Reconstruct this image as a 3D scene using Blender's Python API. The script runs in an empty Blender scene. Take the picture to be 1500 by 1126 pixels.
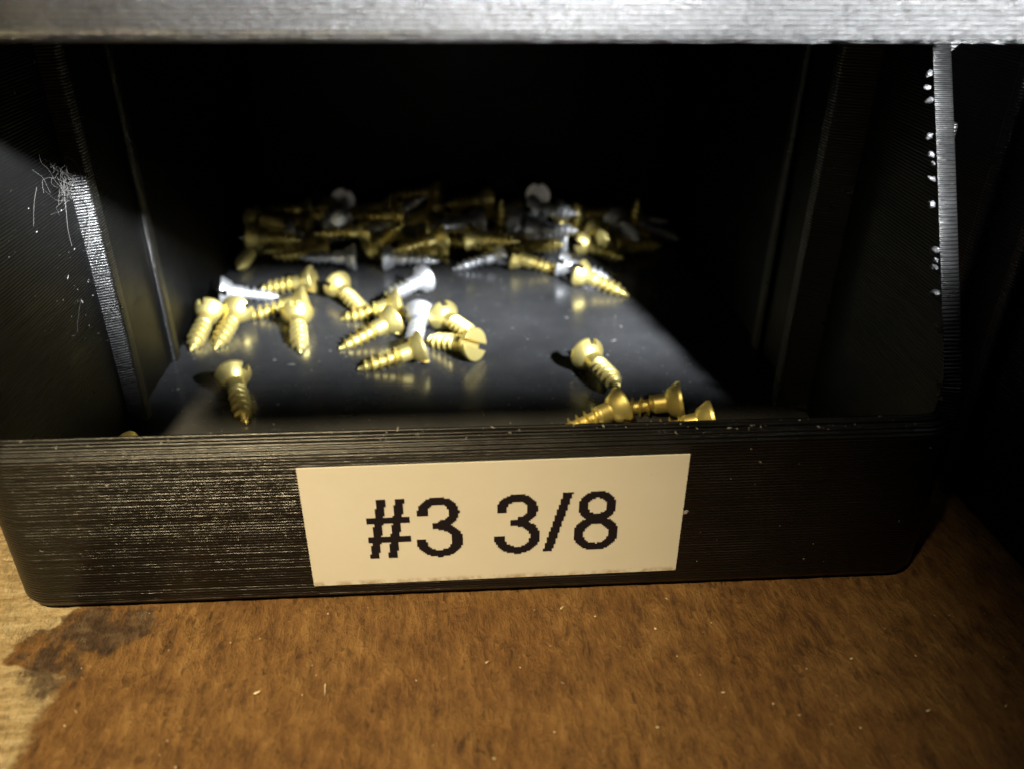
import bpy, bmesh, math, random
from mathutils import Vector, Matrix, Quaternion, noise

SC = bpy.context.scene
C = SC.collection
MM = 0.001
R = math.radians
PI = math.pi

# ------------------------------------------------------------------ camera
def set_camera():
    pitch, yaw, roll = 0.51502, -0.06807, 0.00899
    cp, sp, c, s = math.cos(pitch), math.sin(pitch), math.cos(yaw), math.sin(yaw)
    fwd = Vector((-s * cp, c * cp, -sp))
    right = Vector((c, s, 0))
    up = right.cross(fwd)
    r2 = right * math.cos(roll) + up * math.sin(roll)
    u2 = up * math.cos(roll) - right * math.sin(roll)
    cam = bpy.data.cameras.new('camera')
    co = bpy.data.objects.new('camera', cam)
    C.objects.link(co)
    m = Matrix((r2, u2, -fwd)).transposed().to_4x4()
    m.translation = Vector((-1.228, -52.509, 50.241)) * MM
    co.matrix_world = m
    cam.sensor_width = 36
    cam.lens = 1202.9 / 1500 * 36
    cam.clip_start = 0.002
    cam.clip_end = 5
    cam.dof.use_dof = True
    cam.dof.focus_distance = 0.073
    cam.dof.aperture_fstop = 30
    cam.dof.aperture_blades = 0
    SC.camera = co
set_camera()

# ------------------------------------------------------------------ light
w = bpy.data.worlds.new('World')
SC.world = w
w.use_nodes = True
w.node_tree.nodes['Background'].inputs[0].default_value = (0.9, 0.75, 0.6, 1)
w.node_tree.nodes['Background'].inputs[1].default_value = 0.0015

def spot(name, loc, target, power, col, angle, blend, radius):
    l = bpy.data.lights.new(name, 'SPOT')
    l.energy = power
    l.color = col
    l.spot_size = R(angle)
    l.spot_blend = blend
    l.shadow_soft_size = radius * MM
    o = bpy.data.objects.new(name, l)
    C.objects.link(o)
    o.location = Vector(loc) * MM
    o.rotation_euler = (Vector(target) - Vector(loc)).to_track_quat('-Z', 'Y').to_euler()
    return o

# cold torch held up to the right of the camera, beam over the low front wall
LT = Vector((56, -45, 72.5))
az, el = R(0), R(44.6)
spot('torch_light', LT, LT + Vector((-math.sin(az) * math.cos(el), math.cos(az) * math.cos(el), math.sin(el))) * 100,
     4.6, (0.95, 0.98, 1.0), 178, 0.13, 2.4)
spot('torch_hotspot', LT, (4, 0, 57), 13.0, (0.95, 0.98, 1.0), 28, 1.0, 2.4)
# warm work lamp from the left
spot('work_lamp', (-70, -100, 214), (-27, -7, 2), 6.0, (1.0, 0.80, 0.46), 32, 1.0, 7)
# weak fill spot added behind the viewer for glints deep inside the bin
spot('glint_fill', (15, -260, 64), (-2, 80, 6), 0.07, (1.0, 0.86, 0.70), 17, 1.0, 12)

SC.view_settings.view_transform = 'Standard'
SC.view_settings.look = 'None'
SC.view_settings.exposure = 0
SC.view_settings.gamma = 1
SC.view_settings.use_curve_mapping = False
SC.cycles.max_bounces = 8
SC.cycles.sample_clamp_indirect = 3

# ------------------------------------------------------------------ node helper
class NT:
    def __init__(self, name):
        self.m = bpy.data.materials.new(name)
        self.m.use_nodes = True
        self.t = self.m.node_tree
        self.p = self.t.nodes['Principled BSDF']
        self.tc = self.t.nodes.new('ShaderNodeTexCoord')
        self.obj = self.tc.outputs['Object']
    def n(self, typ, **kw):
        x = self.t.nodes.new('ShaderNode' + typ)
        for k, v in kw.items():
            setattr(x, k, v)
        return x
    def put(self, sock, v):
        if isinstance(v, bpy.types.NodeSocket):
            self.t.links.new(v, sock)
        else:
            sock.default_value = v
    def math(self, op, a, b=None, c=None, clamp=False):
        x = self.n('Math', operation=op, use_clamp=clamp)
        self.put(x.inputs[0], a)
        if b is not None: self.put(x.inputs[1], b)
        if c is not None: self.put(x.inputs[2], c)
        return x.outputs[0]
    def vmath(self, op, a, b=None, scale=None):
        x = self.n('VectorMath', operation=op)
        self.put(x.inputs[0], a)
        if b is not None: self.put(x.inputs[1], b)
        if scale is not None: self.put(x.inputs['Scale'], scale)
        return x.outputs[0]
    def mapping(self, scale=(1, 1, 1), rot=(0, 0, 0), loc=(0, 0, 0), vec=None):
        x = self.n('Mapping')
        self.put(x.inputs['Vector'], vec or self.obj)
        x.inputs['Scale'].default_value = scale
        x.inputs['Rotation'].default_value = rot
        x.inputs['Location'].default_value = loc
        return x.outputs[0]
    def noise(self, scale, vec=None, detail=4, rough=0.55, dist=0.0):
        x = self.n('TexNoise')
        self.put(x.inputs['Vector'], vec or self.obj)
        x.inputs['Scale'].default_value = scale
        x.inputs['Detail'].default_value = detail
        x.inputs['Roughness'].default_value = rough
        x.inputs['Distortion'].default_value = dist
        return x.outputs['Fac']
    def ramp(self, fac, stops, interp='LINEAR'):
        x = self.n('ValToRGB')
        self.put(x.inputs[0], fac)
        e = x.color_ramp.elements
        x.color_ramp.interpolation = interp
        while len(e) < len(stops): e.new(0.5)
        for el, (p, c) in zip(e, stops):
            el.position = p
            el.color = (c, c, c, 1) if not isinstance(c, tuple) else (*c, 1)
        return x.outputs[0]
    def mix(self, fac, a, b, mode='MIX'):
        x = self.n('Mix', data_type='RGBA', blend_type=mode)
        self.put(x.inputs[0], fac)
        self.put(x.inputs[6], a if isinstance(a, bpy.types.NodeSocket) else (*a, 1))
        self.put(x.inputs[7], b if isinstance(b, bpy.types.NodeSocket) else (*b, 1))
        return x.outputs[2]
    def bump(self, h, dist, strength=1.0, normal=None):
        x = self.n('Bump')
        self.put(x.inputs['Height'], h)
        x.inputs['Distance'].default_value = dist
        x.inputs['Strength'].default_value = strength
        if normal is not None: self.put(x.inputs['Normal'], normal)
        return x.outputs[0]
    def set(self, **kw):
        for k, v in kw.items():
            k = k.replace('_', ' ')
            if k in self.p.inputs:
                s = self.p.inputs[k]
                if isinstance(v, tuple) and len(v) == 3: v = (*v, 1)
                self.put(s, v)
        return self.m

# black printed plastic: 0.2 mm layers, beads catch the light one by one
def mat_plastic(name, amp=1.15, layer=0.28, rough=0.31, lump=0.00006, lf=620, lz=2600, spec=0.5, bw=0.45):
    t = NT(name)
    sep = t.n('SeparateXYZ'); t.put(sep.inputs[0], t.obj)
    wob = t.noise(160, detail=2)
    z = t.math('ADD', sep.outputs[2], t.math('MULTIPLY', t.math('SUBTRACT', wob, 0.5), 0.00004))
    ph = t.math('MULTIPLY', z, 2 * PI / (layer * MM))
    s = t.math('SINE', ph)
    # each layer differs from its neighbours; blobs along the bead
    zl = t.n('Combine' + 'XYZ')
    t.put(zl.inputs[2], t.math('FLOOR', t.math('DIVIDE', z, layer * MM)))
    wn = t.n('TexWhiteNoise', noise_dimensions='3D'); t.put(wn.inputs['Vector'], zl.outputs[0])
    bead = t.noise(1, t.mapping((900, 900, 5000)), detail=3, rough=0.6)
    a = t.math('MULTIPLY', t.math('ADD', t.math('MULTIPLY', wn.outputs['Value'], 0.35), 0.75),
               t.math('ADD', t.math('MULTIPLY', bead, bw), 0.85 - bw * 0.5))
    k = t.math('MULTIPLY', t.math('MULTIPLY', s, a), amp)
    zv = t.n('CombineXYZ'); t.put(zv.inputs[2], k)
    geo = t.n('NewGeometry')
    nz = t.vmath('NORMALIZE', t.vmath('ADD', geo.outputs['Normal'], zv.outputs[0]))
    lumps = t.noise(1, t.mapping((lf, lf, lz)), detail=5, rough=0.7)
    nrm = t.bump(lumps, lump, 0.8, nz)
    col = t.ramp(t.noise(60, detail=6, rough=0.7), [(0.3, (0.0012, 0.0012, 0.0013)), (0.62, (0.002, 0.002, 0.002)), (0.8, (0.005, 0.0048, 0.0045))])
    # grey rub marks and dust lying in the grooves
    dust = t.ramp(t.noise(420, detail=8, rough=0.8), [(0.62, 0.0), (0.78, 1.0)])
    col = t.mix(t.math('MULTIPLY', dust, 0.2), col, (0.07, 0.066, 0.06))
    r = t.ramp(t.noise(150, detail=5), [(0.3, rough - 0.05), (0.7, rough + 0.10)])
    return t.set(Base_Color=col, Roughness=r, Normal=nrm, Specular_IOR_Level=spec)

def mat_bin_floor():
    t = NT('printed_floor')
    sm = t.noise(55, detail=7, rough=0.62)
    col = t.ramp(sm, [(0.3, (0.018, 0.019, 0.021)), (0.7, (0.050, 0.051, 0.054))])
    d = t.ramp(t.noise(900, detail=5, rough=0.8), [(0.60, 0.0), (0.75, 1.0)])
    blot = t.ramp(t.noise(130, detail=4), [(0.42, 0.0), (0.65, 1.0)])
    col = t.mix(t.math('MULTIPLY', t.math('MULTIPLY', d, blot), 0.5), col, (0.22, 0.22, 0.22))
    r = t.ramp(t.noise(90, detail=6, rough=0.7), [(0.3, 0.13), (0.7, 0.27)])
    lines = t.noise(1, t.mapping((3200, 260, 500), rot=(0, 0, R(2))), detail=2)
    n = t.bump(lines, 0.00001, 0.45)
    n = t.bump(t.noise(500, detail=3), 0.00003, 0.25, n)
    return t.set(Base_Color=col, Roughness=r, Normal=n)

def mat_metal(name, a, b, rough, tarn):
    t = NT(name)
    inf = t.n('ObjectInfo')
    off = t.vmath('ADD', t.obj, t.vmath('SCALE', inf.outputs['Location'], scale=37.0))
    nz = t.noise(420, off, detail=6, rough=0.7)
    col = t.mix(t.ramp(nz, [(0.35, 0.0), (0.7, 1.0)]), a, b)
    sp = t.ramp(t.noise(1300, off, detail=4, rough=0.7), [(0.62, 0.0), (0.72, 1.0)])
    col = t.mix(t.math('MULTIPLY', sp, 0.5), col, tarn)
    r = t.math('ADD', t.math('MULTIPLY', nz, 0.25), rough - 0.1)
    n = t.bump(t.noise(2600, off, detail=3), 0.00002, 0.45)
    return t.set(Base_Color=col, Metallic=0.86, Roughness=r, Normal=n)

def mat_wood():
    t = NT('worn_fibreboard')
    P = t.obj
    wv = t.vmath('ADD', P, t.vmath('SCALE', t.n('TexNoise').outputs['Color'], scale=0.0))
    # fibres run roughly away from the viewer
    fib = t.noise(1, t.mapping((1450, 430, 900), rot=(0, 0, R(-14))), detail=10, rough=0.72, dist=0.25)
    fib2 = t.noise(1, t.mapping((520, 300, 300), rot=(0, 0, R(-24)), loc=(3, 1, 0)), detail=8, rough=0.62, dist=0.2)
    big = t.noise(62, detail=4, rough=0.6)
    f = t.math('ADD', t.math('MULTIPLY', fib, 0.55), t.math('MULTIPLY', fib2, 0.45))
    col = t.ramp(f, [(0.33, (0.07, 0.030, 0.009)), (0.43, (0.22, 0.108, 0.034)), (0.54, (0.34, 0.180, 0.058)), (0.68, (0.52, 0.31, 0.12))])
    col = t.mix(t.ramp(big, [(0.42, 0.0), (0.62, 0.6)]), col, t.mix(1.0, col, (0.62, 0.52, 0.42), 'MULTIPLY'))
    pit = t.ramp(t.noise(1, t.mapping((1500, 560, 900), rot=(0, 0, R(-18)), loc=(7, 2, 0)), detail=6, rough=0.65), [(0.34, 1.0), (0.41, 0.0)])
    col = t.mix(t.math('MULTIPLY', pit, 0.45), col, (0.035, 0.016, 0.006))
    sep = t.n('SeparateXYZ'); t.put(sep.inputs[0], P)
    X = t.math('MULTIPLY', sep.outputs[0], 1000); Y = t.math('MULTIPLY', sep.outputs[1], 1000)
    ed = t.math('MULTIPLY', t.math('SUBTRACT', t.noise(210, detail=8, rough=0.68), 0.5), 11.0)
    # surface layer torn away at the left: paler wood underneath
    pale = t.ramp(t.math('ADD', t.math('ADD', t.math('MULTIPLY', X, -1), t.math('MULTIPLY', Y, 0.62)), t.math('ADD', ed, -24.5)),
                  [(0.44, 0.0), (0.56, 1.0)])
    # remap: ramp wants 0..1
    pd = t.math('ADD', t.math('ADD', t.math('MULTIPLY', X, -1.0), t.math('MULTIPLY', Y, 0.55)), ed)
    pd2 = t.math('SUBTRACT', t.math('ADD', t.math('MULTIPLY', X, -1.0), t.math('MULTIPLY', ed, 0.5)), t.math('ADD', 31.9, t.math('MULTIPLY', t.math('MAXIMUM', t.math('ADD', Y, 7.0), 0.0), 3.0)))
    pale = t.math('MULTIPLY', t.math('MAXIMUM', t.math('SUBTRACT', pd, 34.0), pd2), 1.2, clamp=True)
    gr = t.noise(1, t.mapping((420, 2000, 900), rot=(0, 0, R(25))), detail=6, rough=0.65)
    pcol = t.ramp(gr, [(0.3, (0.40, 0.27, 0.13)), (0.5, (0.62, 0.47, 0.25)), (0.7, (0.80, 0.66, 0.42))])
    col = t.mix(pale, col, pcol)
    # dark greasy stain beside the corner of the bin
    def blob(cx, cy, rx, ry, k):
        dx = t.math('DIVIDE', t.math('SUBTRACT', X, cx), rx); dy = t.math('DIVIDE', t.math('SUBTRACT', Y, cy), ry)
        d = t.math('ADD', t.math('MULTIPLY', dx, dx), t.math('MULTIPLY', dy, dy))
        d = t.math('ADD', d, t.math('ADD', t.math('MULTIPLY', ed, 0.24), t.math('MULTIPLY', t.math('SUBTRACT', fib2, 0.5), 5.0)))
        return t.math('MULTIPLY', t.math('SUBTRACT', 1.15, d), k, clamp=True)
    st = t.math('MAXIMUM', blob(-31.2, -2.2, 4.4, 2.5, 1.3), blob(-33.6, -5.8, 2.6, 2.9, 1.3))
    scol = t.ramp(t.noise(620, detail=8, rough=0.7), [(0.32, (0.02, 0.011, 0.007)), (0.5, (0.085, 0.05, 0.03)), (0.66, (0.22, 0.15, 0.085))])
    col = t.mix(t.math('MULTIPLY', st, 0.9), col, scol)
    h = t.math('ADD', t.math('SUBTRACT', t.math('MULTIPLY', fib, 0.8), t.math('MULTIPLY', pit, 0.25)), t.math('ADD', t.math('MULTIPLY', fib2, 1.2), t.math('MULTIPLY', pale, -0.35)))
    n = t.bump(h, 0.0022, 1.0)
    n = t.bump(t.noise(2600, detail=4, rough=0.7), 0.00008, 0.6, n)
    r = t.ramp(f, [(0.3, 0.72), (0.7, 0.46)])
    col = t.mix(1.0, col, (0.90, 0.89, 0.88), 'MULTIPLY')
    return t.set(Base_Color=col, Roughness=r, Normal=n, Specular_IOR_Level=0.4)

def mat_plain(name, col, rough=0.5, metal=0.0, var=0.0, scale=300):
    t = NT(name)
    c = col
    if var:
        c = t.mix(t.ramp(t.noise(scale, detail=6, rough=0.65), [(0.35, 0.0), (0.7, 1.0)]), col, tuple(x * (1 - var) for x in col))
    return t.set(Base_Color=c, Roughness=rough, Metallic=metal)

def mat_label():
    t = NT('label_tape')
    c = t.ramp(t.noise(85, detail=6, rough=0.6), [(0.3, (0.66, 0.635, 0.58)), (0.7, (0.61, 0.58, 0.51))])
    sep = t.n('SeparateXYZ'); t.put(sep.inputs[0], t.obj)
    g = t.ramp(t.noise(1500, detail=6, rough=0.8), [(0.66, 0.0), (0.74, 1.0)])
    c = t.mix(t.math('MULTIPLY', g, 0.35), c, (0.32, 0.24, 0.14))
    # grime gathered along the lower edge of the tape
    e = t.math('MULTIPLY', t.math('SUBTRACT', 0.00055, sep.outputs[2]), 2600, clamp=True)
    e = t.math('MULTIPLY', e, t.ramp(t.noise(900, detail=5, rough=0.7), [(0.42, 0.0), (0.6, 1.0)]))
    c = t.mix(t.math('MULTIPLY', e, 0.65), c, (0.26, 0.17, 0.07))
    n = t.bump(t.noise(240, detail=3), 0.00004, 0.35)
    return t.set(Base_Color=c, Roughness=0.42, Normal=n)

M = {}
M['plastic'] = mat_plastic('black_printed_plastic')
M['inner'] = mat_plastic('shaded_black_plastic', 0.4, 0.28, 0.36, 0.00006, spec=0.12)  # low-gloss copy of the outer plastic that builds in the interior's shade
M['rib'] = mat_plastic('rib_black_plastic', 0.55, 0.28, 0.30, 0.00016, spec=0.4)
M['coarse'] = mat_plastic('coarse_black_plastic', 1.0, 0.28, 0.30, 0.00022, 1400, 3600, bw=1.6)
M['floor'] = mat_bin_floor()
M['brass'] = mat_metal('brass', (0.87, 0.76, 0.30), (0.75, 0.60, 0.19), 0.42, (0.30, 0.18, 0.06))
M['zinc'] = mat_metal('zinc', (0.88, 0.90, 0.93), (0.66, 0.69, 0.74), 0.42, (0.30, 0.30, 0.32))
M['wood'] = mat_wood()
M['label'] = mat_label()
M['ink'] = mat_plain('black_print', (0.006, 0.006, 0.012), 0.35)
M['blob'] = mat_plain('plastic_string', (0.035, 0.035, 0.037), 0.42, var=0.4, scale=2000)
M['lint'] = mat_plain('grey_fibre', (0.035, 0.033, 0.03), 0.7, var=0.4, scale=900)
M['dust'] = mat_plain('pale_dust', (0.17, 0.165, 0.155), 0.8, var=0.4, scale=900)
M['chip'] = mat_plain('pale_wood_fibre', (0.62, 0.50, 0.33), 0.6, var=0.3, scale=900)

# ------------------------------------------------------------------ object helpers
def mesh(name, verts, faces, smooth=None):
    me = bpy.data.meshes.new(name)
    me.from_pydata([tuple(v) for v in verts], [], faces)
    bm = bmesh.new(); bm.from_mesh(me)
    bmesh.ops.remove_doubles(bm, verts=bm.verts, dist=1e-7)
    bmesh.ops.recalc_face_normals(bm, faces=bm.faces)
    bm.to_mesh(me); bm.free()
    if smooth is not None:
        me.polygons.foreach_set('use_smooth', [True] * len(me.polygons))
        me.set_sharp_from_angle(angle=R(smooth))
    return me
def obj(name, me, mat, parent=None):
    o = bpy.data.objects.new(name, me)
    C.objects.link(o)
    if mat is not None and not me.materials: me.materials.append(mat)
    if parent: o.parent = parent
    return o
def tag(o, label=None, cat=None, group=None, kind=None):
    for k, v in (('label', label), ('category', cat), ('group', group), ('kind', kind)):
        if v: o[k] = v
    return o
def empty(name, loc=(0, 0, 0)):
    o = bpy.data.objects.new(name, None)
    o.empty_display_size = 0.005
    o.location = Vector(loc) * MM
    C.objects.link(o)
    return o
def copy_tree(o, parent=None):
    c = o.copy(); C.objects.link(c); c.parent = parent
    for ch in list(o.children): copy_tree(ch, c)
    return c
def box_vf(x0, x1, y0, y1, z0, z1, ch=0.0):
    bm = bmesh.new()
    bmesh.ops.create_cube(bm, size=1)
    for v in bm.verts:
        v.co = Vector(((x0 + x1) / 2 + v.co.x * (x1 - x0), (y0 + y1) / 2 + v.co.y * (y1 - y0), (z0 + z1) / 2 + v.co.z * (z1 - z0))) * MM
    if ch: bmesh.ops.bevel(bm, geom=list(bm.edges), offset=ch * MM, segments=2, affect='EDGES', profile=0.5)
    me = bpy.data.meshes.new('box'); bm.to_mesh(me); bm.free()
    return me
def tube(pts, rads, seg=6):
    pts = [Vector(p) for p in pts]; V = []; F = []
    for i, p in enumerate(pts):
        d = (pts[min(i + 1, len(pts) - 1)] - pts[max(i - 1, 0)]).normalized()
        a = d.orthogonal().normalized() if i == 0 else (a - d * a.dot(d)).normalized()
        b = d.cross(a)
        r = rads[i] if isinstance(rads, (list, tuple)) else rads
        for k in range(seg):
            t = 2 * PI * k / seg
            V.append((p + (a * math.cos(t) + b * math.sin(t)) * r) * MM)
    for i in range(len(pts) - 1):
        for k in range(seg):
            F.append((i * seg + k, i * seg + (k + 1) % seg, (i + 1) * seg + (k + 1) % seg, (i + 1) * seg + k))
    F.append(tuple(range(seg))); F.append(tuple(range((len(pts) - 1) * seg, len(pts) * seg)))
    return V, F

# ------------------------------------------------------------------ wooden surface
def wood():
    bm = bmesh.new()
    # fine grid in front of and around the bins
    nx, ny = 300, 110
    x0, x1, y0, y1 = -75.0, 75.0, -30.0, 25.0
    def hgt(x, y):
        v = Vector((x * 0.55, y * 0.22, 0))
        h = 0.10 * noise.fractal(v, 0.9, 2.0, 4) + 0.06 * noise.noise(Vector((x * 2.2, y * 0.8, 4)))
        return h - 0.20
    g = [[bm.verts.new(Vector((x0 + (x1 - x0) * i / nx, y0 + (y1 - y0) * j / ny, 0))) for i in range(nx + 1)] for j in range(ny + 1)]
    for row in g:
        for v in row:
            e = min(v.co.x - x0, x1 - v.co.x, v.co.y - y0, y1 - v.co.y)
            v.co.z = hgt(v.co.x, v.co.y) * min(1, e / 3) - 0.02
    for j in range(ny):
        for i in range(nx): bm.faces.new((g[j][i], g[j][i + 1], g[j + 1][i + 1], g[j + 1][i]))
    X0, X1, Y0, Y1 = -260, 260, -120, 220
    o = [bm.verts.new((a, b, -0.02)) for a, b in ((X0, Y0), (X1, Y0), (X1, Y1), (X0, Y1))]
    bm.faces.new([o[0], o[1]] + g[0][::-1])
    bm.faces.new([o[1], o[2]] + [g[j][nx] for j in range(ny, -1, -1)])
    bm.faces.new([o[2], o[3]] + g[ny])
    bm.faces.new([o[3], o[0]] + [g[j][0] for j in range(ny + 1)])
    lo = [bm.verts.new((v.co.x, v.co.y, -18)) for v in o]
    for i in range(4): bm.faces.new((o[i], o[(i + 1) % 4], lo[(i + 1) % 4], lo[i]))
    bm.faces.new(lo)
    for v in bm.verts: v.co *= MM
    bmesh.ops.recalc_face_normals(bm, faces=bm.faces)
    me = bpy.data.meshes.new('wooden_shelf'); bm.to_mesh(me); bm.free()
    me.polygons.foreach_set('use_smooth', [True] * len(me.polygons))
    me.set_sharp_from_angle(angle=R(50))
    o = obj('wooden_shelf', me, M['wood'])
    tag(o, kind='structure')
wood()

# ------------------------------------------------------------------ storage bin (mm, origin at front bottom centre)
HW, TH, DEP, HT, RC = 39.0, 1.6, 104.0, 43.7, 3.4      # half width, wall, depth, height, corner radius
def top_z(x, y):
    if y < 1.9: return 15.0
    return min(HT - 0.2, 16.7 + (y - 1.84) * 1.70)
def outline(ins, step=True):
    """plan outline from the middle of the back, anticlockwise round the bin, inset by ins"""
    r = max(RC - ins, 0.9); x = HW - ins; y0 = ins; y1 = DEP - ins
    pts = []
    pts.append((-x, y1)); 
    for yy in (70, 40, 19.0, 17.7, 12, 8): pts.append((-x, yy))
    for k in range(0, 11):
        a = PI + (PI / 2) * k / 10
        pts.append((-x + r + r * math.cos(a), y0 + r + r * math.sin(a)))
    for xx in (-30, -20, -10, 0, 10, 20, 30): pts.append((xx, y0))
    for k in range(0, 11):
        a = -PI / 2 + (PI / 2) * k / 10
        pts.append((x - r + r * math.cos(a), y0 + r + r * math.sin(a)))
    for yy in (8, 12, 17.7, 19.0, 40, 70): pts.append((x, yy))
    pts.append((x, y1))
    return pts
def build_bin(name, loc, label, closed=False, pm='plastic'):
    root = empty(name, loc)
    tag(root, label, 'storage bin')
    o0 = outline(0.7); o1 = outline(0.25); o2 = outline(0.0); i2 = outline(TH); om = outline(0.55)
    n = len(o2)
    def col(k):
        t = HT - 0.2 if closed else top_z(*o2[k])
        slope = t > 15.01
        ti = t if closed else top_z(*i2[k]) if slope else 15.9
        rows = [(o0[k], 0.0), (o1[k], 0.25), (o2[k], 0.75), (o2[k], t - 0.25), (om[k] if not slope else o1[k], t + (0.38 if not slope else 0.0)),
                (i2[k], max(ti, t) if slope else 15.9), (i2[k], 1.2)]
        return [Vector((p[0], p[1], z)) * MM for p, z in rows]
    cols = [col(k) for k in range(n)]
    def strip(a, b, nm):
        V = []; F = []; m = len(cols[0])
        for k in range(a, b + 1): V += cols[k]
        for k in range(b - a):
            for j in range(m - 1): F.append((k * m + j, (k + 1) * m + j, (k + 1) * m + j + 1, k * m + j + 1))
        me = mesh(nm, V, F, 35)
        me.materials.append(M[pm]); me.materials.append(M['inner'])
        for p in me.polygons:                                           # inside faces get the duller copy, shade put into the material
            if all(abs(me.vertices[i].co.x) <= (HW - TH + 0.01) * MM and me.vertices[i].co.y >= (TH - 0.01) * MM for i in p.vertices): p.material_index = 1
        return obj(nm, me, None, root)
    k0 = 7; k1 = n - 8
    strip(0, k0 - 1, 'side_wall')
    strip(k0 - 1, k1 + 1, 'front_wall')
    strip(k1 + 1, n - 1, 'side_wall')
    obj('back_wall', box_vf(-HW + 0.01, HW - 0.01, DEP - TH, DEP, 0.02, HT - 0.2, 0.3), M['inner'], root)
    f = [(p[0], p[1], 2.0) for p in outline(TH - 0.15)]; b = [(p[0], p[1], 0.0) for p in o0]
    V = [Vector(p) * MM for p in f + b]; m = len(f)
    F = [tuple(range(m)), tuple(range(m, 2 * m))] + [(k, (k + 1) % m, m + (k + 1) % m, m + k) for k in range(m)]
    obj('bin_floor', mesh('bin_floor', V, F), M['floor'], root)
    # vertical stiffening ribs inside and out
    for sx, xin, yy, sl in ((-1, 35.9, 26.3, 0.38), (1, 34.4, 26.0, 0.45), (-1, 36.7, 40.2, 0.0), (1, 36.6, 40.0, 0.0)):
        c = HW - TH + 0.2; p = c - xin                                   # bevelled towards the open front
        prof = [(c, yy - 0.13 - p * sl), (xin + 0.35, yy - 0.12), (xin + 0.1, yy + 0.1), (xin, yy + 0.4), (xin, yy + 1.6), (xin + 0.3, yy + 1.9), (c, yy + 1.9)]
        V = [Vector((sx * a, b_, z)) * MM for z in (1.9, HT - 1.2) for a, b_ in prof]; q = len(prof)
        F = [tuple(range(q)), tuple(range(q, 2 * q))] + [(k, (k + 1) % q, q + (k + 1) % q, q + k) for k in range(q)]
        obj('rib', mesh('rib', V, F, 35), M['rib'], root)
    for sx in (-1, 1):
        for yy in (14.2, 20.6, 60):
            a, c = sx * (HW - 0.2), sx * (HW + 1.0)
            obj('rib', box_vf(min(a, c), max(a, c), yy, yy + 1.4, 0.3, (HT - 1.5) if yy > 18 else 36.0, 0.3), M[pm], root)
        # flange on which the next bin stands, with its 45 degree underside
        prof = [(HW - 0.3, HT - 3.2), (HW + 1.3, HT - 1.6), (HW + 1.3, HT - 0.02), (HW - TH - 0.1, HT - 0.02), (HW - TH - 0.1, HT - 0.5), (HW - 0.3, HT - 0.6)]
        V = [Vector((sx * p[0], yy, p[1])) * MM for yy in (17.0, DEP - 0.3) for p in prof]; q = len(prof)
        F = [tuple(range(q)), tuple(range(q, 2 * q))] + [(k, (k + 1) % q, q + (k + 1) % q, q + k) for k in range(q)]
        obj('flange', mesh('flange', V, F), M[pm], root)
    return root

main = build_bin('storage_bin', (0, 0, 0), 'black printed open-front bin with a cream label reading #3 3/8')
up = build_bin('storage_bin', (0.4, 0.0, 43.75), 'black printed bin stacked on top, its bright lower front edge crossing the top', pm='coarse')
# neighbours share the shape: copies with their own labels
nb = build_bin('storage_bin', (87.3, -2.0, 0), 'tall dark bin standing on the wood beyond the right end of the labelled bin', closed=True)
nb.rotation_euler.z = R(1.2)
c = copy_tree(main); c.location = Vector((-86.5, 8.0, 0)) * MM
c['label'] = 'dark bin standing on the wood beyond the left end of the labelled bin'

# ------------------------------------------------------------------ label with stair-stepped thermal print
def seg_d(x, y, ax, ay, bx, by):
    vx, vy = bx - ax, by - ay
    t = max(0, min(1, ((x - ax) * vx + (y - ay) * vy) / (vx * vx + vy * vy)))
    return math.hypot(x - ax - t * vx, y - ay - t * vy)
def ell(x, y, cx, cy, rx, ry, ixr, iyr):
    o = ((x - cx) / rx) ** 2 + ((y - cy) / ry) ** 2 <= 1
    i = ((x - cx) / ixr) ** 2 + ((y - cy) / iyr) ** 2 <= 1
    return o and not i
def g_hash(x, y):
    if not 0 <= y <= 1: return False
    for b in (0.09, 0.34):
        if abs(x - (b + 0.16 * y)) <= 0.062: return True
    return 0.015 <= x <= 0.625 and (abs(y - 0.655) <= 0.047 or abs(y - 0.335) <= 0.047)
def g_three(x, y):
    up_ = ell(x, y, 0.335, 0.755, 0.285, 0.258, 0.145, 0.138)
    lo_ = ell(x, y, 0.335, 0.282, 0.325, 0.298, 0.180, 0.176)
    if up_ and (x >= 0.335 or y >= 0.755 - 0.05) and not (x < 0.335 and y < 0.70): return True
    if lo_ and (x >= 0.335 or y <= 0.30): return True
    if 0.24 <= x <= 0.36 and 0.487 <= y <= 0.592: return True
    return False
def g_slash(x, y):
    return -0.01 <= y <= 1.01 and abs(x - (0.05 + 0.27 * y)) <= 0.066
def g_eight(x, y):
    return ell(x, y, 0.335, 0.762, 0.268, 0.250, 0.135, 0.134) or ell(x, y, 0.335, 0.285, 0.318, 0.297, 0.176, 0.172)
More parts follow.
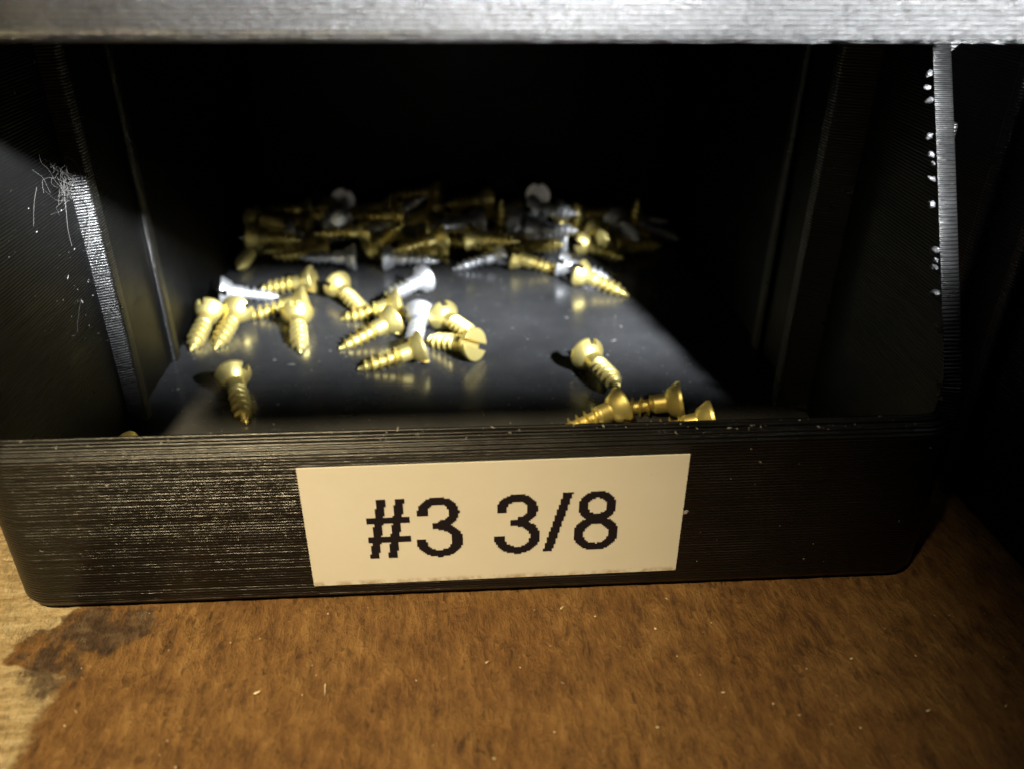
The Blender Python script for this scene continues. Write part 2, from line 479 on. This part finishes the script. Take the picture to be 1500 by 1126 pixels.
def lettering(x_left, z_base, h, xs, dot):
    """rows of printed dots, joined into runs"""
    glyphs = []
    for x, ch in zip((0.0, 0.675, 1.755, 2.47, 2.865), '#33/8'):
        glyphs.append((x, {'#': g_hash, '3': g_three, '/': g_slash, '8': g_eight}[ch]))
    x += 0.8
    V = []; F = []
    rows = int(h * 1.06 / dot); cols_ = int(x * h * xs / dot) + 2
    for j in range(-1, rows):
        yc = (j + 0.5) * dot / h
        run = None
        for i in range(cols_ + 1):
            xc = (i + 0.5) * dot / (h * xs)
            on = any(fn(xc - gx, yc) for gx, fn in glyphs if -0.1 < xc - gx < 0.9)
            if on and run is None: run = i
            if not on and run is not None:
                a, b = x_left + run * dot, x_left + i * dot
                z0, z1 = z_base + j * dot, z_base + (j + 1.03) * dot
                k = len(V)
                V += [Vector((a, -0.105, z0)) * MM, Vector((b, -0.105, z0)) * MM, Vector((b, -0.105, z1)) * MM, Vector((a, -0.105, z1)) * MM]
                F.append((k, k + 1, k + 2, k + 3)); run = None
    me = bpy.data.meshes.new('lettering'); me.from_pydata([tuple(v) for v in V], [], F)
    return me
def label_tape(root):
    lx, lw, lz, lh, rot = 1.23, 30.64, 7.72, 12.0, 0.0079
    o = obj('label', box_vf(-lw / 2, lw / 2, -0.085, -0.012, 0, lh, 0.02), M['label'], root)
    o.location = Vector((lx, 0, lz - lh / 2)) * MM
    o.rotation_euler.y = -rot
    o['label'] = 'cream adhesive label printed #3 3/8 in black'
    obj('lettering', lettering(-lw / 2 + 4.75, 2.75, 5.95, 0.985, 0.15), M['ink'], o)
label_tape(main)

# ------------------------------------------------------------------ screws
SL, HR, SR = 8.7, 2.10, 1.14
def screw_meshes():
    # head: countersunk disc with a cut slot, axis along -Z, top face at z=0
    bm = bmesh.new(); seg = 40
    prof = [(0.0, -2.1), (SR * 0.92, -2.1), (SR * 0.95, -1.78), (SR * 1.02, -1.70), (SR * 1.30, -1.50), (HR * 0.86, -0.85), (HR * 0.98, -0.46), (HR, -0.36), (HR, -0.08), (HR - 0.07, 0.0), (0.0, 0.0)]
    rings = []
    for r, z in prof:
        if r == 0: rings.append([bm.verts.new((0, 0, z))])
        else: rings.append([bm.verts.new((r * math.cos(2 * PI * k / seg), r * math.sin(2 * PI * k / seg), z)) for k in range(seg)])
    for a, b in zip(rings, rings[1:]):
        for k in range(seg):
            k2 = (k + 1) % seg
            vs = [a[k % len(a)], a[k2 % len(a)], b[k2 % len(b)], b[k % len(b)]]
            u = []
            for v in vs:
                if v not in u: u.append(v)
            bm.faces.new(u)
    bmesh.ops.recalc_face_normals(bm, faces=bm.faces)
    me = bpy.data.meshes.new('head_base'); bm.to_mesh(me); bm.free()
    ho = bpy.data.objects.new('tmp_head', me); C.objects.link(ho)
    cu = bpy.data.objects.new('tmp_cut', box_plain(-3, 3, -0.42, 0.42, -1.0, 0.5)); C.objects.link(cu)
    md = ho.modifiers.new('b', 'BOOLEAN'); md.operation = 'DIFFERENCE'; md.object = cu; md.solver = 'EXACT'
    dg = bpy.context.evaluated_depsgraph_get()
    head = bpy.data.meshes.new_from_object(ho.evaluated_get(dg))
    head.name = 'screw_head'
    bpy.data.objects.remove(ho); bpy.data.objects.remove(cu)
    for v in head.vertices: v.co *= MM
    head.polygons.foreach_set('use_smooth', [True] * len(head.polygons)); head.set_sharp_from_angle(angle=R(32))
    # threaded shank: height field wound round the axis
    V = []; F = []; su, sv = 28, 150
    z0, z1 = -1.9, -SL
    pitch = 0.98
    for j in range(sv + 1):
        z = z0 + (z1 - z0) * j / sv
        for k in range(su):
            a = 2 * PI * k / su
            core = SR * 0.60
            f = (z / pitch + a / (2 * PI)) % 1.0
            rid = max(0.0, 1 - abs(f - 0.5) / 0.17) ** 0.9
            lo = max(0.0, min(1.0, (-z - 3.1) / 0.5))                 # plain shank first
            tip = max(0.0, min(1.0, (SL + z) / 2.0)) ** 0.75
            r = (SR * 0.93 * (1 - lo) + (core + (SR * 1.08 - core) * rid) * lo) * tip
            V.append(Vector((r * math.cos(a), r * math.sin(a), z)) * MM)
    for j in range(sv):
        for k in range(su):
            F.append((j * su + k, j * su + (k + 1) % su, (j + 1) * su + (k + 1) % su, (j + 1) * su + k))
    sh = bpy.data.meshes.new('threaded_shank'); sh.from_pydata([tuple(v) for v in V], [], F)
    sh.polygons.foreach_set('use_smooth', [True] * len(sh.polygons)); sh.set_sharp_from_angle(angle=R(55))
    bm = bmesh.new(); bm.from_mesh(sh); bmesh.ops.recalc_face_normals(bm, faces=bm.faces); bm.to_mesh(sh); bm.free()
    return head, sh
def box_plain(x0, x1, y0, y1, z0, z1):
    bm = bmesh.new(); bmesh.ops.create_cube(bm, size=1)
    for v in bm.verts: v.co = Vector(((x0 + x1) / 2 + v.co.x * (x1 - x0), (y0 + y1) / 2 + v.co.y * (y1 - y0), (z0 + z1) / 2 + v.co.z * (z1 - z0)))
    me = bpy.data.meshes.new('cut'); bm.to_mesh(me); bm.free(); return me
HM, SM = screw_meshes()
HEAD = {'brass': HM, 'zinc': HM.copy()}; SHANK = {'brass': SM, 'zinc': SM.copy()}
for k in HEAD: HEAD[k].materials.clear(); HEAD[k].materials.append(M[k]); SHANK[k].materials.append(M[k])
SPH = []      # collision spheres of everything placed
def spheres(hp, d):
    out = [(hp + d * 0.5, HR * 0.86)]
    for q in (1.7, 2.8, 3.9, 5.0, 6.1, 7.2): out.append((hp + d * q, SR))
    out.append((hp + d * 8.1, 0.5))
    return out
NSC = [0]
def screw(kind, hp, d, spin, label, group=None):
    """hp: centre of the head's top face (mm), d: direction head to tip, spin: slot angle"""
    hp, d = Vector(hp), Vector(d).normalized()
    root = bpy.data.objects.new('wood_screw', None); root.empty_display_size = 0.002; C.objects.link(root)
    q = (-d).to_track_quat('Z', 'Y') @ Quaternion((0, 0, 1), spin)
    root.rotation_mode = 'QUATERNION'; root.rotation_quaternion = q; root.location = hp * MM
    tag(root, label, 'screw', group)
    obj('head', HEAD[kind], None, root); obj('threaded_shank', SHANK[kind], None, root)
    SPH.extend(spheres(hp, d)); NSC[0] += 1
    return root
def lying(kind, x, y, az, spin, label, zh=None, zt=None):
    """head centre over (x, y); az degrees, direction of the tip in plan"""
    zh = zh if zh is not None else 2.0 + HR * 0.985
    zt = zt if zt is not None else 2.12
    L = SL - 0.2
    dz = zt - zh
    hxy = math.sqrt(L * L - dz * dz)
    d = Vector((math.cos(R(az)) * hxy, math.sin(R(az)) * hxy, dz)).normalized()
    hp = Vector((x, y, zh)) - d * 0.35
    return screw(kind, hp, d, R(spin), label, 'loose screws in the bin')

lying('brass', -27.8, 32.6, -69, 140, 'lone brass screw nearest the front on the left, tip towards the viewer')
lying('brass', -35.0, 50.8, -95, 68, 'leftmost brass screw, pointing forward beside the left wall')
lying('brass', -31.4, 51.2, -100, 152, 'brass screw pointing forward, second from the left wall')
lying('brass', -23.2, 49.6, -80, 80, 'brass screw pointing straight forward, right of the left cluster')
lying('brass', -22.9, 54.0, -170, 50, 'brass screw lying sideways behind the forward-pointing ones of the left cluster')
lying('zinc', -35.0, 57.6, 13, 15, 'silver screw lying across the back of the left cluster')
lying('brass', -23.0, 61.4, 176, 30, 'brass screw lying sideways behind the silver one of the left cluster')
lying('brass', -19.0, 59.2, -55, 22, 'brass screw with notched head, rearmost of the middle cluster on its left')
lying('brass', -9.8, 52.2, -174, 25, 'brass screw lying flat across the middle cluster, tip to the left')
lying('zinc', -6.6, 60.2, -135, 60, 'silver screw at the back of the middle cluster, head up to the right', zh=4.4, zt=3.6)
lying('brass', -10.3, 46.9, -146, 45, 'thick brass screw in the middle cluster, tip down to the left')
lying('zinc', -6.8, 48.4, -96, 15, 'silver screw pointing at the viewer in the middle cluster', zh=4.2, zt=2.8)
lying('brass', -6.3, 38.8, -165, 40, 'foremost brass screw of the middle cluster, tip to the left')
lying('brass', -3.6, 47.6, -60, 88, 'brass screw with notched head up, at the right of the middle cluster', zh=4.2, zt=4.3)
lying('brass', 0.2, 39.2, 140, 148, 'brass screw whose slotted head faces the viewer, rightmost of the middle cluster')
lying('brass', 13.9, 35.2, -72, 104, 'brass screw leaning with its tip on another near the front right', zh=4.4, zt=4.2)
lying('brass', 15.9, 23.6, -160, 30, 'brass screw under the leaning one, its tip behind the front wall')
lying('brass', 22.6, 24.4, 172, 65, 'brass screw lying sideways right of the leaning one, head to the right')
lying('brass', 24.9, 20.2, 177, 20, 'foremost brass screw at the right, half hidden by the front wall')
lying('brass', 16.7, 62.2, -34, 55, 'brightest brass screw at the right front of the dark heap')
lying('zinc', 14.2, 66.4, -16, 30, 'silver screw directly behind the brightest brass one of the heap')
lying('zinc', 5.4, 71.0, -167, 10, 'silver screw at the front edge of the heap, tip to the left')
lying('brass', 7.4, 69.4, -18, 45, 'dim brass screw beside the silver one at the front edge of the heap')
lying('brass', -34.9, 17.4, -20, 30, 'brass screw behind the left end of the front wall, only its head showing')

# the heap at the back: dropped one by one onto what lies there
rnd = random.Random(11)
def fits(sp):
    for p, r in sp:
        if p.z - r < 1.98 or abs(p.x) > 37.2 - r or p.y > 102.2 - r: return False
    for p, r in sp:
        for p2, r2 in SPH:
            if abs(p.x - p2.x) < 4.2 and abs(p.y - p2.y) < 4.2 and (p - p2).length < (r + r2) * 0.93: return False
    return True
# upright and tilted ones that stick out of the heap
def special(kind, hp, d, spin, label): screw(kind, hp, d, R(spin), label, 'heap of screws at the back')
special('brass', (5.5, 78.0, 2.02), (0.02, 0.03, 1), 20, 'brass screw standing on its head at the back, tip up')
special('zinc', (12.2, 84.0, 9.4), (0.05, 0.97, -0.26), 88, 'silver screw upright at the back, head facing the viewer, right of middle')
special('zinc', (-20.7, 80.0, 6.4), (-0.05, 0.97, -0.26), 60, 'silver screw with head facing the viewer, left part of the heap')
special('zinc', (-21.0, 86.4, 8.2), (-0.02, 0.95, -0.30), 70, 'dim silver screw head just above the other silver head, left part of the heap')
special('brass', (27.6, 78.0, 2.02), (0.05, -0.03, 1), 60, 'dim brass screw standing on its head at the right of the heap')
HEAP = []
for i in range(56):
    best = None
    for tr in range(40):
        x = -34 + 62 * ((i * 0.618034) % 1.0) + rnd.uniform(-4, 4); y = rnd.uniform(70.5, 88)
        if i < 16: y = rnd.uniform(69.5, 78)
        a = rnd.uniform(PI * 0.92, PI * 2.08); ti = rnd.uniform(-0.05, 0.24) if rnd.random() < 0.95 else rnd.uniform(-0.7, 0.5)
        d = Vector((math.cos(a) * math.cos(ti), math.sin(a) * math.cos(ti), -math.sin(ti)))
        z = 3.0
        while z < 13:
            hp = Vector((x, y, z))
            tip = hp + d * SL
            if tip.y > 68.5 and y > 69 and fits(spheres(hp, d)): break
            z += 0.25
        if z < 13 and (best is None or z < best[0]): best = (z, hp, d)
    if best is None: continue
    kind = 'zinc' if rnd.random() < 0.3 else 'brass'
    HEAP.append((kind, best[1], best[2], rnd.uniform(0, PI))); SPH.extend(spheres(best[1], best[2]))
ORD = ('leftmost second third fourth fifth sixth seventh eighth ninth tenth eleventh twelfth thirteenth fourteenth fifteenth sixteenth seventeenth eighteenth nineteenth twentieth '
       'twenty-first twenty-second twenty-third twenty-fourth twenty-fifth twenty-sixth twenty-seventh twenty-eighth twenty-ninth thirtieth thirty-first thirty-second thirty-third '
       'thirty-fourth thirty-fifth thirty-sixth thirty-seventh thirty-eighth thirty-ninth fortieth').split()
for kind, hue in (('brass', 'brass'), ('zinc', 'silver')):
    rows = [h for h in HEAP if h[0] == kind]
    rows.sort(key=lambda h: (h[1].x + h[2].x * SL / 2 + 1.2) / (h[1].y + 52.5))      # order seen from the open front
    for i, h in enumerate(rows):
        where = 'leftmost' if i == 0 else ORD[i] + ' from the left'
        screw(h[0], h[1], h[2], h[3], 'dim %s screw lying in the dark heap at the back, %s' % (hue, where), 'dim %s screws in the heap' % hue)

# ------------------------------------------------------------------ printing zits and threads on the edge of the right wall
def blob_mesh(seed):
    r = random.Random(seed)
    bm = bmesh.new(); bmesh.ops.create_icosphere(bm, subdivisions=3, radius=1)
    off = Vector((r.uniform(0, 50), r.uniform(0, 50), 0))
    for v in bm.verts: v.co *= 1 + 0.5 * noise.noise(v.co * 1.3 + off) + 0.4 * noise.noise(v.co * 3.1 + off)
    for v in bm.verts: v.co *= MM
    me = bpy.data.meshes.new('plastic_blob'); bm.to_mesh(me); bm.free()
    me.polygons.foreach_set('use_smooth', [True] * len(me.polygons))
    me.materials.append(M['blob'])
    return me
BL = [blob_mesh(s) for s in range(4)]
for i, (z, s) in enumerate(((39.6, .26), (38.6, .30), (37.7, .26), (35.2, .30), (33.9, .26), (33.3, .16), (32.2, .24), (30.4, .30), (27.2, .32), (26.5, .24), (26.0, .26),
                            (24.2, .30), (21.9, .24), (21.5, .14), (17.9, .22), (17.2, .20), (16.9, .18))):
    b = obj('plastic_blob', BL[i % 4], None, main)
    y = 1.84 + (z - 16.7) / 1.70 + 0.35
    b.location = Vector((37.32 - s * rnd.uniform(0.5, 1.3), y, z)) * MM
    s *= 0.95
    b.scale = (s * rnd.uniform(1.0, 1.7), s, s * rnd.uniform(0.7, 1.0)); b.rotation_euler = (rnd.uniform(-.6, .6), rnd.uniform(-.6, .6), rnd.uniform(0, 6))
    b['label'] = 'blob of stray plastic on the wall edge'

# ------------------------------------------------------------------ lint caught on the left wall
def hair(pts, r, n=22):
    P = [Vector(p) for p in pts]; out = []
    for i in range(n + 1):
        t = i / n * (len(P) - 1); k = min(int(t), len(P) - 2); u = t - k
        p0, p1, p2, p3 = P[max(k - 1, 0)], P[k], P[k + 1], P[min(k + 2, len(P) - 1)]
        out.append(0.5 * ((2 * p1) + (p2 - p0) * u + (2 * p0 - 5 * p1 + 4 * p2 - p3) * u * u + (3 * p1 - p0 - 3 * p2 + p3) * u ** 3))
    return tube(out, r, 5)
def join(parts):
    V = []; F = []
    for v, f in parts:
        k = len(V); V += v; F += [tuple(a + k for a in q) for q in f]
    return V, F
XW = -37.25
def lint():
    r = random.Random(5); parts = []
    c = Vector((XW + 0.5, 22.6, 29.4))
    for i in range(46):
        p = c + Vector((r.uniform(-.2, .6), r.gauss(0, .75), r.gauss(0, .85))); pts = []
        v = Vector((r.gauss(0, .2), r.gauss(0, 1), r.gauss(0, 1)))
        for k in range(6):
            pts.append(p.copy()); p += v * 0.38
            v = v * 0.75 + Vector((r.gauss(0, .3), r.gauss(0, .8), r.gauss(0, .8))); p.x = max(XW + 0.05, min(XW + 1.4, p.x))
        parts.append(hair(pts, 0.013))
    parts.append(hair([(XW + .4, 21.9, 31.0), (XW + .7, 24.6, 31.2), (XW + .9, 26.0, 30.0), (XW + 1.0, 25.9, 28.3)], 0.045))
    parts.append(hair([(XW + .4, 22.6, 29.8), (XW + .9, 24.6, 28.2), (XW + .9, 25.9, 26.0), (XW + .6, 24.5, 22.4)], 0.034))
    parts.append(hair([(XW + .4, 23.2, 28.6), (XW + .3, 22.8, 26.8), (XW + .3, 22.2, 25.2), (XW + .3, 22.1, 23.7)], 0.028))
    parts.append(hair([(XW + .4, 18.6, 30.2), (XW + .2, 17.8, 29.0), (XW + .2, 16.7, 27.4)], 0.022))
    parts.append(hair([(XW + .2, 21.2, 18.6), (XW + .2, 20.0, 17.6), (XW + .2, 19.0, 16.4)], 0.022))
    V, F = join(parts)
    me = bpy.data.meshes.new('lint'); me.from_pydata([tuple(v) for v in V], [], F)
    tag(obj('lint', me, M['lint']), 'tangle of grey lint caught on the inside of the left wall', 'lint')
lint()

# ------------------------------------------------------------------ dust and fibres (nobody could count them)
def flakes(name, n, place, size, mat, label, cat):
    r = random.Random(name); V = []; F = []
    for i in range(n):
        c, nrm = place(r)
        a = nrm.orthogonal().normalized(); b = nrm.cross(a); t = r.uniform(0, 2 * PI)
        a, b = a * math.cos(t) + b * math.sin(t), b * math.cos(t) - a * math.sin(t)
        s = size * math.exp(r.gauss(0, 0.55)); e = r.uniform(1, 2.2) if r.random() < 0.95 else r.uniform(3, 6)
        k = len(V); m = 5
        for j in range(m):
            th = 2 * PI * j / m; rr = s * r.uniform(0.6, 1.2)
            V.append((c + a * (rr * math.cos(th) * e) + b * (rr * math.sin(th) / math.sqrt(e)) + nrm * 0.02) * MM)
        V.append((c + nrm * (0.04 + s * r.uniform(0.3, 0.8))) * MM)
        for j in range(m): F.append((k + j, k + (j + 1) % m, k + m))
    me = bpy.data.meshes.new(name); me.from_pydata([tuple(v) for v in V], [], F)
    return tag(obj(name, me, mat), label, cat, kind='stuff')
Z = Vector((0, 0, 1))
def dust_place(r):
    q = r.random()
    if q < 0.64: return Vector((r.uniform(-36, 34), r.uniform(18, 66), 2.0)), Z
    if q < 0.80:
        y = r.uniform(5, 26); zt = min(40, 16.7 + (y - 1.84) * 1.7)
        return Vector((-37.39, y, 8 + (zt - 8) * r.random() ** 1.2)), Vector((1, 0, 0))
    if q < 0.94:
        t = r.random(); return Vector((r.uniform(-36, 36), 0.55 + t, 15.38 + 0.5 * t)), Vector((0, -0.35, 0.93)).normalized()
    return Vector((r.uniform(-36, 36), 0.0, r.uniform(2, 14.5))), Vector((0, -1, 0))
flakes('dust', 950, dust_place, 0.046, M['dust'], 'pale dust specks over the floor and walls of the bin', 'dust')
def chip_place(r):
    return Vector((r.uniform(-42, 46), r.uniform(-20, -0.6), 0.0)), Z
flakes('wood_fibres', 130, chip_place, 0.05, M['chip'], 'loose pale wood fibres on the brown board', 'fibres')
